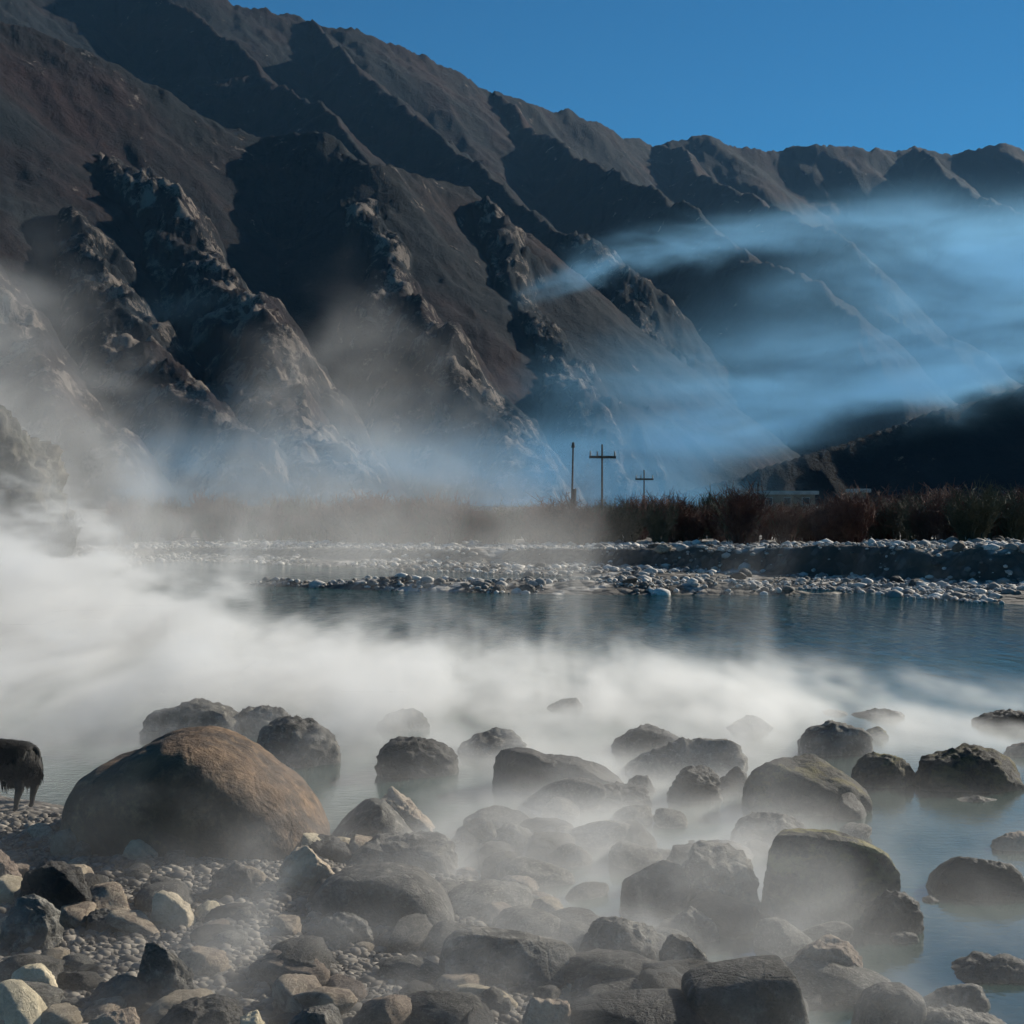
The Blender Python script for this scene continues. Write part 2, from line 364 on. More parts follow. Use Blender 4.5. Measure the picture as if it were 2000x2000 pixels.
def outline_rock(name, mat, base_y, pts, label, cat='boulder', depth=0.8, rough=0.14, cuts=16, sub=5, seed=None, group=None, gz=None, square=3.0, D=None):
    x = [p[0] for p in pts]; seed = seed or int(sum(x) * 7 + base_y) % 9973
    Df = (H - 0.05) * F / (base_y - 1000) if D is None else D
    for _ in range(4):
        g = GZ((sum(x) / len(x) - 1000) / F * Df, Df) if gz is None else gz
        g = max(g, -0.04)
        if D is None: Df = (H - g) * F / (base_y - 1000)
    wm = (max(x) - min(x)) / F * Df; hd = wm * depth / 2; Dc = Df + hd * 0.75
    P = np.array([px(a, b, Dc) for a, b in pts])[:, [0, 2]]
    # the outline is taken at the rock's middle; its foot is sunk a little below the ground
    xm = (P[:, 0].min() + P[:, 0].max()) / 2; P[:, 0] = xm + (P[:, 0] - xm) * 0.965
    x0, x1 = P[:, 0].min(), P[:, 0].max(); zt = P[:, 1].max()
    foot = g - 0.12 * wm - 0.03; cx, cz = (x0 + x1) / 2, g + 0.22 * (zt - g)
    poly = [(P[0, 0], foot)] + [tuple(q) for q in P] + [(P[-1, 0], foot)]
    poly = np.array(poly) - (cx, cz)
    dense = np.concatenate([poly[i] + (poly[(i + 1) % len(poly)] - poly[i]) * np.linspace(0, 1, 14)[:-1, None] for i in range(len(poly))])
    an = np.arctan2(dense[:, 1], dense[:, 0]); rr = np.hypot(dense[:, 0], dense[:, 1])
    A = np.linspace(-math.pi, math.pi, 181); o = np.argsort(an)
    rv = np.interp(A, an[o], rr[o], period=2 * math.pi)
    ker = np.array([0, 1, 2, 1, 0]) / 4.0; rv[:-1] = np.convolve(np.concatenate([rv[-3:-1], rv[:-1], rv[:2]]), ker, 'valid')[:180]; rv[-1] = rv[0]
    rad = lambda t: np.interp(t, A, rv)
    n, f = ico(sub); v = rock_verts(n, rad, hd, seed, rough, cuts, square, (3.2 if mat in ('dark', 'moss') else 2.2) if seed % 3 and rough > 0.06 else 0)
    me = mesh_np(name, v, f); ob = link(name, me, M[mat]); ob.location = (cx, Dc, cz)
    return tag(ob, label, cat, group)

B = outline_rock
BR = [
 ('boulder', 'brown', 1662, [(133,1600),(138,1560),(146,1535),(166,1510),(207,1487),(254,1476),(290,1453),(342,1433),(399,1429),(445,1442),(492,1467),(538,1503),(585,1534),(618,1573),(642,1619),(648,1645)], 'huge smooth brown domed boulder, the largest on the shore, sunlit on one flank', dict(depth=0.85, rough=0.03, cuts=3, sub=6)),
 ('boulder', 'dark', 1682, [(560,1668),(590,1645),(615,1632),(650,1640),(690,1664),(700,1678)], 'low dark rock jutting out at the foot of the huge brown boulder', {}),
 ('boulder', 'grey', 1450, [(280,1435),(290,1412),(310,1391),(362,1375),(414,1372),(445,1386),(465,1410),(470,1435)], 'rounded grey boulder in thick steam just behind the top of the huge boulder', {}),
 ('boulder', 'grey', 1440, [(448,1425),(458,1402),(472,1389),(505,1383),(545,1387),(570,1405),(578,1430)], 'pale flat topped boulder in steam behind a darker hump', {}),
 ('boulder', 'grey', 1505, [(490,1470),(500,1440),(522,1416),(570,1408),(610,1413),(645,1436),(662,1465),(668,1495)], 'half hidden grey boulder in steam beside the sunlit flank of the huge boulder', {}),
 ('boulder', 'grey', 1432, [(735,1418),(750,1402),(772,1390),(800,1384),(822,1393),(838,1414)], 'small peaked boulder almost lost in the white steam', {}),
 ('boulder', 'grey', 1525, [(738,1505),(742,1478),(750,1456),(772,1445),(828,1442),(872,1445),(886,1468),(890,1505)], 'square shouldered boulder standing alone in pale steam', {}),
 ('boulder', 'grey', 1482, [(895,1470),(905,1452),(930,1438),(968,1428),(1000,1431),(1022,1450),(1030,1472)], 'faint boulder in steam right behind the long dark slab', {}),
 ('boulder', 'grey', 1662, [(640,1640),(660,1603),(690,1573),(722,1546),(745,1562),(776,1590),(808,1628),(825,1650)], 'grey pyramid shaped boulder with a pointed top', dict(cuts=4, rough=0.03)),
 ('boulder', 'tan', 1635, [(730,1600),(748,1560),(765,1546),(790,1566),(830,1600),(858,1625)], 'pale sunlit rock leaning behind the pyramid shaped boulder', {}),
 ('boulder', 'grey', 1705, [(685,1685),(695,1655),(740,1637),(800,1642),(860,1634),(885,1650),(895,1690)], 'low wide grey rock below the pyramid shaped boulder', {}),
 ('boulder', 'grey', 1668, [(880,1655),(886,1630),(900,1610),(930,1601),(958,1605),(968,1630),(970,1655)], 'upright grey rock with a sunlit edge beyond the rubble patch', {}),
 ('boulder', 'grey', 1672, [(968,1655),(975,1620),(990,1600),(1020,1603),(1040,1635),(1090,1660)], 'grey rock tapering down to the pale shallow water', {}),
 ('boulder', 'grey', 1812, [(605,1780),(612,1745),(632,1722),(673,1704),(750,1695),(820,1704),(865,1738),(888,1775),(895,1795)], 'large low rounded mound of a boulder veiled by mist on the shore', dict(rough=0.03, cuts=3)),
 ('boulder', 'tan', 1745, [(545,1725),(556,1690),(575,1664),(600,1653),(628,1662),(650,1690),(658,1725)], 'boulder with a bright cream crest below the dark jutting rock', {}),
 ('boulder', 'grey', 1752, [(412,1738),(420,1706),(432,1692),(470,1686),(490,1702),(497,1738)], 'blocky violet grey stone lying in front of the huge boulder', {}),
 ('boulder', 'grey', 1935, [(850,1900),(862,1842),(887,1822),(924,1817),(986,1826),(1028,1831),(1069,1842),(1110,1848),(1133,1868),(1131,1895),(1110,1918)], 'long dark slab rock with a sunlit tan top edge', dict(cuts=4, rough=0.03, depth=0.6)),
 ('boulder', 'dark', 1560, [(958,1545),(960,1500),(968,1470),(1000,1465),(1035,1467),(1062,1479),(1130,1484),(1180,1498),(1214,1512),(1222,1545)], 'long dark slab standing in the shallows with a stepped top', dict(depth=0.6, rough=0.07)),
 ('boulder', 'dark', 1588, [(1140,1572),(1152,1545),(1185,1537),(1258,1541),(1272,1568)], 'low dark rock at the foot of the long stepped slab', {}),
 ('boulder', 'grey', 1478, [(1198,1468),(1206,1446),(1230,1426),(1259,1416),(1290,1422),(1330,1432),(1342,1462)], 'misty grey boulder behind a broader misty one', {}),
 ('boulder', 'grey', 1525, [(1225,1510),(1236,1482),(1258,1468),(1290,1454),(1352,1441),(1414,1447),(1440,1460),(1452,1482),(1456,1512)], 'broad pale grey boulder veiled in steam between two dark slabs', {}),
 ('boulder', 'dark', 1575, [(1305,1562),(1314,1530),(1328,1510),(1355,1500),(1385,1503),(1402,1528),(1408,1562)], 'dark knobbly rock below the broad pale boulder', {}),
 ('boulder', 'dark', 1558, [(1395,1545),(1402,1518),(1416,1503),(1440,1500),(1460,1512),(1466,1545)], 'small dark rock wedged beside the big dark mossy one', {}),
 ('boulder', 'dark', 1558, [(1218,1548),(1226,1524),(1242,1513),(1264,1516),(1278,1545)], 'small dark rock touching the end of the stepped slab', {}),
 ('boulder', 'moss', 1600, [(1450,1570),(1455,1490),(1468,1477),(1518,1468),(1543,1459),(1585,1461),(1621,1474),(1652,1490),(1678,1510),(1694,1530),(1698,1575)], 'big dark rock sloping down to the right in the shallows', dict(rough=0.06)),
 ('boulder', 'moss', 1580, [(1488,1560),(1496,1520),(1512,1501),(1543,1497),(1575,1510),(1594,1535),(1600,1565)], 'dark lump against the front of the big sloping rock', {}),
 ('boulder', 'grey', 1482, [(1558,1472),(1566,1446),(1582,1427),(1621,1415),(1668,1417),(1690,1434),(1700,1470)], 'grey domed rock half in steam behind the big sloping rock', {}),
 ('boulder', 'moss', 1448, [(1680,1442),(1690,1430),(1714,1420),(1730,1430),(1736,1443)], 'small rounded rock at the tail of the misty grey dome', {}),
 ('boulder', 'moss', 1545, [(1665,1535),(1672,1498),(1692,1479),(1740,1476),(1768,1487),(1784,1510),(1788,1535)], 'flat mossy rock between two dark rocks in the shallows', {}),
 ('boulder', 'moss', 1552, [(1782,1540),(1790,1505),(1808,1486),(1870,1474),(1900,1464),(1947,1466),(1978,1484),(1994,1512),(1990,1540)], 'long dark two humped rock in calm blue water', {}),
 ('boulder', 'dark', 1573, [(1850,1569),(1865,1562),(1905,1558),(1945,1560),(1958,1569)], 'thin flat black rock just breaking the water surface', dict(depth=0.5)),
 ('boulder', 'tan', 1485, [(1960,1478),(1968,1462),(1982,1453),(2006,1452),(2024,1478)], 'small reddish rock beyond the two humped rock', {}),
 ('boulder', 'dark', 1428, [(1900,1424),(1910,1408),(1930,1399),(1968,1391),(2012,1392),(2034,1420)], 'dark rock farthest out in the water near the edge of the steam', {}),
 ('boulder', 'dark', 1410, [(1648,1407),(1670,1398),(1700,1394),(1730,1386),(1758,1391),(1772,1406)], 'low dark rock in a thin line at the edge of the steam', {}),
 ('boulder', 'dark', 1402, [(1585,1400),(1600,1391),(1622,1386),(1650,1391),(1662,1400)], 'thin dark rock barely above the water in white steam', {}),
 ('boulder', 'grey', 1432, [(1420,1428),(1428,1408),(1442,1397),(1480,1402),(1506,1418),(1512,1428)], 'lone grey rock in the whitest part of the steam', {}),
 ('boulder', 'grey', 1390, [(1062,1386),(1074,1376),(1092,1371),(1125,1364),(1142,1385)], 'ghostly rock tip fading into the dense steam', {}),
 ('boulder', 'grey', 1665, [(1425,1655),(1436,1622),(1452,1604),(1492,1593),(1549,1596),(1572,1614),(1590,1655)], 'grey dome in mist behind the biggest mossy rock', {}),
 ('boulder', 'moss', 1815, [(1452,1790),(1454,1690),(1458,1660),(1468,1648),(1487,1637),(1559,1629),(1621,1626),(1663,1636),(1714,1654),(1740,1670),(1756,1697),(1756,1760),(1752,1795)], 'biggest mossy rock in the shallows, flat topped with an olive crest', dict(rough=0.05, depth=0.75, sub=6)),
 ('boulder', 'dark', 1838, [(1680,1825),(1700,1770),(1735,1746),(1765,1750),(1790,1766),(1798,1800),(1800,1825)], 'dark sloping rock leaning on the biggest mossy rock', {}),
 ('boulder', 'grey', 1808, [(1210,1790),(1212,1740),(1216,1707),(1248,1689),(1290,1681),(1331,1692),(1348,1725),(1352,1790)], 'blunt square grey rock at the water edge', dict(rough=0.045)),
 ('boulder', 'grey', 1800, [(1325,1780),(1330,1710),(1346,1688),(1362,1658),(1378,1642),(1414,1655),(1455,1666),(1474,1705),(1478,1780)], 'grey rock with a pointed corner between the square rock and the mossy one', {}),
 ('boulder', 'grey', 1850, [(1300,1838),(1310,1805),(1324,1788),(1352,1774),(1378,1780),(1398,1806),(1406,1838)], 'small misty cone of a rock in front of the pointed rock', {}),
 ('boulder', 'grey', 1918, [(1130,1895),(1142,1848),(1170,1806),(1197,1800),(1248,1800),(1280,1821),(1303,1847),(1312,1895)], 'flat crowned grey boulder beside the long dark slab', {}),
 ('boulder', 'grey', 1940, [(1285,1925),(1292,1865),(1309,1827),(1352,1842),(1378,1872),(1388,1920)], 'grey boulder with a thin sunlit ridge down one side', {}),
 ('boulder', 'grey', 2085, [(1325,2060),(1332,1925),(1345,1912),(1390,1898),(1480,1884),(1555,1879),(1568,1890),(1574,1940),(1578,2060)], 'large angular block with a straight slanting top edge', dict(cuts=2, rough=0.016, square=4.5)),
 ('boulder', 'dark', 2090, [(1075,2070),(1090,2000),(1120,1972),(1180,1957),(1260,1951),(1340,1950),(1385,1975),(1400,2060)], 'long dark slab lying against the angular block', dict(cuts=3, rough=0.025)),
 ('boulder', 'tan', 1942, [(1556,1925),(1564,1868),(1578,1836),(1611,1826),(1642,1829),(1668,1857),(1684,1890),(1694,1925)], 'rounded rock with a bright sunlit tan side behind the angular block', {}),
 ('boulder', 'grey', 2055, [(1660,2030),(1672,1972),(1692,1940),(1725,1925),(1766,1925),(1802,1945),(1818,2030)], 'smooth grey egg shaped boulder rising out of the mist', dict(rough=0.025, cuts=2)),
 ('boulder', 'grey', 1992, [(1795,1982),(1806,1956),(1850,1931),(1905,1922),(1925,1938),(1934,1980)], 'blocky grey stone with a knob behind the egg shaped boulder', {}),
 ('boulder', 'grey', 2070, [(1740,2045),(1752,1998),(1830,1973),(1900,1979),(1965,2003),(1985,2045)], 'flat pale boulder with a thin bright rim', {}),
 ('boulder', 'grey', 1935, [(1838,1925),(1856,1908),(1890,1888),(1921,1873),(2000,1875),(2045,1900),(2055,1925)], 'wide low boulder at the near side of the blue pool', {}),
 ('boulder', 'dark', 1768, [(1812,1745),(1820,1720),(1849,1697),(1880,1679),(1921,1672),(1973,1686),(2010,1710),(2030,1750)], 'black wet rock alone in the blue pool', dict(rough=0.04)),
 ('boulder', 'tan', 1672, [(1938,1660),(1948,1640),(1973,1629),(2006,1627),(2030,1658)], 'small reddish brown rock above the black wet rock', {}),
 ('stone', 'dark', 1707, [(1758,1704),(1764,1697),(1775,1696),(1782,1704)], 'tiny dark stone alone on the open water', dict(sub=4)),
 ('stone', 'grey', 1854, [(1736,1848),(1744,1829),(1760,1822),(1790,1825),(1798,1848)], 'small grey stone with a white end at the pool edge', dict(sub=4)),
 ('stone', 'dark', 1772, [(1796,1768),(1804,1754),(1825,1750),(1842,1767)], 'small dark stone between the mossy rock and the black one', dict(sub=4)),
 ('boulder', 'tan', 1745, [(-60,1735),(-48,1690),(-12,1661),(16,1674),(30,1696),(34,1735)], 'pale tan boulder cut off by the edge of the view', {}),
 ('boulder', 'dark', 1800, [(26,1780),(34,1722),(68,1696),(110,1687),(148,1708),(170,1740),(180,1780)], 'dark mound of rock below the standing animal', {}),
 ('boulder', 'grey', 1862, [(5,1845),(18,1775),(50,1746),(80,1764),(110,1788),(120,1845)], 'dark rock with a bright jagged ridge along its top', {}),
 ('stone', 'grey', 1822, [(160,1815),(168,1790),(182,1779),(220,1778),(236,1796),(240,1815)], 'flat brown grey stone between the ridged rock and the cream one', {}),
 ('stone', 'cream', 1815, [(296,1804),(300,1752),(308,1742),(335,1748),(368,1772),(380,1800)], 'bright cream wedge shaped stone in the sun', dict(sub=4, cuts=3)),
 ('boulder', 'grey', 1972, [(264,1950),(272,1880),(286,1846),(315,1834),(350,1845),(374,1885),(392,1950)], 'tall grey boulder with a sunlit right shoulder on the near shore', {}),
 ('stone', 'cream', 1955, [(14,1940),(22,1905),(45,1890),(85,1888),(105,1904),(114,1940)], 'cream coloured stone with a rounded bright end', dict(sub=4)),
 ('stone', 'tan', 1975, [(172,1962),(182,1935),(200,1920),(224,1914),(265,1907),(290,1924),(302,1962)], 'round tan stone in front of the tall grey boulder', {}),
 ('stone', 'tan', 2045, [(172,2025),(182,1988),(200,1972),(230,1967),(255,1975),(272,2025)], 'brown stone with a bright rim below the round tan one', {}),
 ('stone', 'dark', 2050, [(282,2030),(292,1976),(330,1965),(400,1962),(464,1966),(480,2030)], 'black flat stone on the near shore', {}),
 ('stone', 'cream', 2040, [(462,2022),(470,1985),(482,1974),(500,1980),(528,2022)], 'small white stone touching the black flat stone', dict(sub=4)),
 ('boulder', 'grey', 2065, [(545,2045),(560,1990),(590,1965),(624,1957),(650,1970),(672,2000),(690,2045)], 'dark dome shaped stone with a bright curved edge', {}),
 ('boulder', 'grey', 1938, [(530,1925),(542,1890),(562,1876),(615,1878),(638,1895),(646,1925)], 'flat misty slab above the dark dome shaped stone', {}),
 ('boulder', 'grey', 1850, [(612,1838),(622,1805),(642,1785),(695,1783),(718,1796),(728,1838)], 'flat topped stone in mist below the large low mound', {}),
 ('stone', 'grey', 1982, [(918,1972),(930,1948),(952,1935),(985,1938),(1005,1972)], 'pale small stone in mist below the long dark slab rock', dict(sub=4)),
 ('stone', 'tan', 2050, [(1012,2030),(1020,1980),(1038,1955),(1110,1956),(1122,2030)], 'tan stone beside the slab against the angular block', {}),
 ('stone', 'grey', 1968, [(1108,1958),(1118,1926),(1140,1910),(1165,1908),(1188,1926),(1196,1958)], 'round grey stone under the flat crowned boulder', dict(sub=4)),
 ('stone', 'cream', 1622, [(165,1618),(166,1604),(175,1600),(184,1606),(186,1618)], 'tiny pale stone on the dark ground beside the huge boulder', dict(sub=4)),
]
for nm, mt, by, pts, lab, kw in BR:
    B(nm, mt, by, pts, lab, 'boulder' if nm == 'boulder' else 'stone', **kw)

# the rocky crag at the far left, beyond the river
cr = B('rock_outcrop', 'crag', 1095, [(-260,1085),(-240,760),(-150,640),(-60,690),(-5,770),(22,815),(50,860),(68,900),(78,960),(90,1085)], 'craggy rock outcrop rising out of the steam at the valley side', 'rock outcrop', depth=0.7, rough=0.22, cuts=9, sub=6, gz=0.1, D=70)

# loose stones: twelve shapes, each copy an object of its own
def pebble_mesh(name, seed, sub=3):
    n, f = ico(sub); rs = np.random.RandomState(seed)
    e = rs.uniform(0.75, 1.2, 3) * (1, 1, 0.72)
    v = rock_verts(n, lambda t: np.ones_like(t), 1.0, seed, 0.11, 13, 2.6) * e
    return mesh_np(name, v, f)
stone_mats = ['grey', 'grey', 'tan', 'tan', 'dark', 'cream', 'grey', 'tan', 'grey', 'dark', 'cream', 'grey']
protos = []
for i in range(12):
    me = pebble_mesh('stone', 200 + i, 4); me.materials.append(M[stone_mats[i]]); protos.append(me)
rng = random.Random(12)
def put_stone(x, y, s, me, label, group, z=None, name='stone'):
    o = bpy.data.objects.new(name, me); COL.objects.link(o)
    o.location = (x, y, (GZ(x, y) if z is None else z) + s * 0.25)
    o.rotation_euler = (rng.uniform(-.3, .3), rng.uniform(-.3, .3), rng.uniform(0, 6.3)); o.scale = (s * rng.uniform(1.0, 1.5), s, s * rng.uniform(0.6, 1.0))
    return tag(o, label, 'stone', group)
KL = {'grey': 'loose grey stone among the pebbles of the near shore', 'tan': 'loose tan stone among the pebbles of the near shore', 'dark': 'loose dark stone among the pebbles of the near shore', 'cream': 'loose cream stone among the pebbles of the near shore'}
n_ = 0
while n_ < 130:
    c, r = rng.uniform(-20, 1150), rng.uniform(1650, 2040); D = 2.85 * F / (r - 1000); x = (c - 1000) / F * D
    if x > float(shore_x(D)) + 0.1: continue
    i = rng.randrange(12); s = rng.choice((0.06, 0.07, 0.09, 0.11, 0.13, 0.16, 0.2))
    put_stone(x, D, s, protos[i], KL[stone_mats[i]], 'loose stones on the near shore'); n_ += 1
for k in range(22):
    c, r = rng.uniform(130, 650), rng.uniform(1618, 1672); D = 2.85 * F / (r - 1000)
    i = rng.randrange(12); put_stone((c - 1000) / F * D, D, rng.choice((0.06, 0.08, 0.11, 0.15)), protos[i], 'stone packed against the foot of the huge brown boulder', 'stones at the foot of the huge boulder')
for k in range(95):
    c, r = rng.uniform(900, 1700), rng.uniform(1560, 1990); D = 3.0 * F / (r - 1000); x = (c - 1000) / F * D
    i = rng.choice((0, 1, 4, 6, 8, 9, 11)); s = rng.choice((0.08, 0.10, 0.13, 0.17, 0.22, 0.28))
    put_stone(x, D, s, protos[i], 'small wet stone poking out of the misty shallows', 'small stones in the shallows', z=-0.02)

# gravel between the stones: one mass nobody could count
def scatter_mass(name, pts, sizes, mat, seed, flat=0.65, kind='stuff'):
    n, f = ico(1); rs = np.random.RandomState(seed); N = len(pts)
    V = n[None] * rs.uniform(0.85, 1.12, (N, len(n), 1)) * rs.uniform(0.7, 1.3, (N, 1, 3)) * np.array((1, 1, flat)) * sizes[:, None, None]
    a = rs.uniform(0, 6.28, N); ca, sa = np.cos(a)[:, None], np.sin(a)[:, None]
    V = np.stack([V[..., 0] * ca - V[..., 1] * sa, V[..., 0] * sa + V[..., 1] * ca, V[..., 2]], -1) + pts[:, None]
    Fc = (f[None] + (np.arange(N) * len(n))[:, None, None]).reshape(-1, 3)
    me = mesh_np(name, V.reshape(-1, 3), Fc, True)
    return tag(link(name, me, mat), kind=kind)
def cobble_mat(name, lo, hi):
    m, t, b = new_mat(name)
    isl = S(t, t.nodes.new('ShaderNodeNewGeometry').outputs['Random Per Island'])
    c = mixc(t, isl.pw(1.3), lo, hi); p = geo_pos(t)
    c = mixc(t, (noise(t, p, 14, 4, 0.6).sst(0.4, 0.7)) * 0.5, c, lo)
    t.links.new(c, b.inputs['Base Color']); b.inputs['Roughness'].default_value = 0.85
    return m
M['gravel'] = cobble_mat('gravel_stone', (0.06, 0.051, 0.042), (0.27, 0.235, 0.19))
M['cobble'] = cobble_mat('cobble_stone', (0.12, 0.108, 0.094), (0.78, 0.73, 0.66))
rs = np.random.RandomState(3)
r_ = rs.uniform(1600, 2060, 16000); D_ = 2.85 * F / (r_ - 1000); c_ = rs.uniform(-60, 1250, 16000); x_ = (c_ - 1000) / F * D_
k = x_ < shore_x(D_) + 0.25; x_, D_ = x_[k], D_[k]
tag(scatter_mass('gravel', np.stack([x_, D_, ground_z(x_, D_) + 0.005], -1), rs.lognormal(-3.7, 0.45, len(x_)).clip(0.008, 0.06), M['gravel'], 5), label='loose pebbles and gravel covering the near shore')

# cobbles of the far gravel bar and bank
N = 80000
c_ = rs.uniform(-300, 2300, N); D_ = rs.uniform(46, 105, N); x_ = (c_ - 1000) / F * D_
z_ = bank_z(x_, D_); s_ = D_ - water_line(c_); st_ = np.abs(bank_z(x_, D_ + 0.5) - bank_z(x_, D_ - 0.5))
k = (z_ > -0.02) & (s_ < 24) & ((st_ < 0.28) | (rs.uniform(0, 1, N) < 0.5)) & ((fbm(np.stack([x_, D_, 0 * x_], -1) * 0.25, 3) + rs.uniform(-0.22, 0.22, N)) > 0.0); x_, D_, z_ = x_[k], D_[k], z_[k]
tag(scatter_mass('cobbles', np.stack([x_, D_, z_ + 0.03], -1), rs.lognormal(-2.6, 0.6, len(x_)).clip(0.04, 0.34), M['cobble'], 6), label='pale cobbles covering the gravel bank across the river')
far_me = []
for i in range(5):
    me = pebble_mesh('boulder', 400 + i, 4); me.materials.append(M['grey' if i < 3 else 'dark' if i < 4 else 'tan']); far_me.append(me)
n_ = 0
while n_ < 26:
    c, D = rng.uniform(560, 2040), rng.uniform(48, 76); x = (c - 1000) / F * D; z = BZ(x, D)
    if z < -0.02: continue
    s = rng.uniform(0.16, 0.36); o = put_stone(x, D, s, far_me[rng.randrange(5)], 'larger stone among the cobbles of the bank across the river', 'larger stones on the far bank', z=z, name='boulder'); o['category'] = 'boulder'; n_ += 1

# ------------------------------------------------------------------ leafless bushes on the far bank
def tube_strip(V, Fs, a, b, ra, rb):
    a, b = np.asarray(a, float), np.asarray(b, float); d = b - a; L = np.linalg.norm(d); d /= L or 1
    u = np.cross(d, (0.3, 0.9, 0.2)); u /= np.linalg.norm(u); w = np.cross(d, u); k = len(V)
    for P_, r in ((a, ra), (b, rb)):
        for i in range(3):
            an = i * 2.094; V.append(P_ + r * (math.cos(an) * u + math.sin(an) * w))
    for i in range(3): Fs.append((k + i, k + (i + 1) % 3, k + 3 + (i + 1) % 3, k + 3 + i))
def bush_mesh(seed, stems=34, h=3.2, spread=1.3):
    rs = np.random.RandomState(seed); V, Fs = [], []
    for _ in range(stems):
        an = rs.uniform(0, 6.28); r0 = rs.uniform(0, 0.5); p = np.array((math.cos(an) * r0, math.sin(an) * r0, -0.15))
        lean = np.array((math.cos(an), math.sin(an), 0)) * rs.uniform(0.05, 1) * spread; hh = h * rs.uniform(0.55, 1.0)
        prev = p; n = 4
        for i in range(1, n + 1):
            t = i / n; q = p + lean * t ** 1.3 + np.array((0, 0, hh * t)) + rs.normal(0, 0.07, 3)
            tube_strip(V, Fs, prev, q, 0.05 * (1.1 - (i - 1) / n), 0.05 * (1.1 - t) + 0.008)
            if i > 1:
                for _k in range(5):
                    st = prev + (q - prev) * rs.uniform(); dr = rs.normal(0, 0.35, 3) + (0, 0, 0.55)
                    e = st + dr * rs.uniform(0.5, 1.0); tube_strip(V, Fs, st, e, 0.022, 0.007)
                    for _j in range(2):
                        s2 = st + (e - st) * rs.uniform(0.3, 0.9); tube_strip(V, Fs, s2, s2 + (rs.normal(0, 0.3, 3) + (0, 0, 0.3)) * 0.8, 0.013, 0.006)
            prev = q
    return mesh_np('bush', np.array(V), np.array(Fs), False)
bush_me = []
for i in range(6):
    me = bush_mesh(50 + i); me.materials.append(M['twig' if i < 4 else 'olive']); bush_me.append(me)
def put_bush(c, D, s, me, label, group, z=None):
    x = (c - 1000) / F * D; o = bpy.data.objects.new('bush', me); COL.objects.link(o)
    o.location = (x, D, BZ(x, D) if z is None else z); o.rotation_euler = (0, 0, rng.uniform(0, 6.3)); o.scale = (s * 1.2, s * 1.2, s * rng.uniform(0.85, 1.1))
    return tag(o, label, 'bush', group)
for i in range(150):
    c = 230 + i * 12.2 + rng.uniform(-14, 14); wl = float(water_line(c)); D = wl + rng.uniform(17, 44)
    hs = (0.84 if 1465 < c < 1605 else 1.0) * float(np.interp(c, [230, 500, 800, 960, 1010, 1200, 1500, 1800, 2100], [0.85, 0.95, 0.9, 0.7, 0.72, 0.8, 0.8, 0.8, 0.85])) * rng.uniform(0.75, 1.15)
    j = rng.randrange(6)
    put_bush(c, D, hs, bush_me[j], ('bare reddish brown bush in the thicket along the far bank' if j < 4 else 'bare olive brown bush in the thicket along the far bank'), 'bushes along the far bank')
put_bush(118, 72, 0.8, bush_me[4], 'rounded bush standing alone in steam below the craggy outcrop', None, z=0.2)

# ------------------------------------------------------------------ utility poles
def cyl(a, b, ra, rb, n=10):
    a, b = np.asarray(a, float), np.asarray(b, float); d = (b - a) / np.linalg.norm(b - a)
    u = np.cross(d, (0.31, 0.9, 0.2)); u /= np.linalg.norm(u); w = np.cross(d, u); bm = bmesh.new()
    rings = [[bm.verts.new(P_ + r * (math.cos(t) * u + math.sin(t) * w)) for t in np.linspace(0, 2 * math.pi, n, endpoint=False)] for P_, r in ((a, ra), (b, rb))]
    for i in range(n): bm.faces.new((rings[0][i], rings[0][(i + 1) % n], rings[1][(i + 1) % n], rings[1][i]))
    bm.faces.new(rings[0][::-1]); bm.faces.new(rings[1]); bmesh.ops.recalc_face_normals(bm, faces=bm.faces[:])
    return bm
def box(sx, sy, sz, c=(0, 0, 0), bev=0.0):
    bm = bmesh.new(); bmesh.ops.create_cube(bm, size=1)
    bmesh.ops.scale(bm, vec=(sx, sy, sz), verts=bm.verts); bmesh.ops.translate(bm, vec=c, verts=bm.verts)
    if bev: bmesh.ops.bevel(bm, geom=bm.edges[:], offset=bev, segments=2, affect='EDGES')
    return bm
def part(name, bms, mat, parent, loc=None):
    me = bpy.data.meshes.new(name)
    bm = bms[0]
    for b in bms[1:]:
        tmp = bpy.data.meshes.new('t'); b.to_mesh(tmp); bm.from_mesh(tmp); b.free(); bpy.data.meshes.remove(tmp)
    bm.to_mesh(me); bm.free()
    o = link(name, me, mat, parent)
    if loc: o.location = loc
    return o
def utility_pole(c, top, D, label, arm_r=None, wide=2.2, tilt=0.0, r=0.105, rz=0.15):
    x = (c - 1000) / F * D; g = BZ(x, D); zt = H - (top - 1000) / F * D - g
    e = empty('utility_pole', (x, D, g), rz); e.rotation_euler = (0, tilt, rz); tag(e, label, 'utility pole', 'utility poles beyond the far bank')
    part('pole', [cyl((0, 0, -0.4), (0, 0, zt), r, r * 0.7)], M['pole'], e)
    if arm_r:
        za = H - (arm_r - 1000) / F * D - g
        part('crossarm', [box(wide, 0.2, 0.22, (0, -0.2, za), 0.02)], M['pole'], e)
        for q in (-0.46, 0.46, -0.2): part('insulator', [cyl((q * wide, -0.2, za + 0.1), (q * wide, -0.2, za + 0.5), 0.09, 0.05)], M['roof'], e)
    return e
utility_pole(1176, 868, 120, 'tall utility pole with a wide crossarm, in front of the blue smoke', 893, 2.3, 0.0)
p2 = utility_pole(1116, 872, 120, 'slanting utility pole with a thick lower sleeve and no crossarm', None, 0, 0.02)
zt2 = 128 / F * 120
part('insulator', [cyl((0, 0, H + zt2 - p2.location.z - 0.1), (0, 0, H + zt2 - p2.location.z + 0.35), 0.16, 0.1)], M['pole'], p2)
part('pole_sleeve', [cyl((0.1, 0, 0), (0.22, 0, H + 45 / F * 120 - p2.location.z), 0.17, 0.15)], M['pole'], p2)
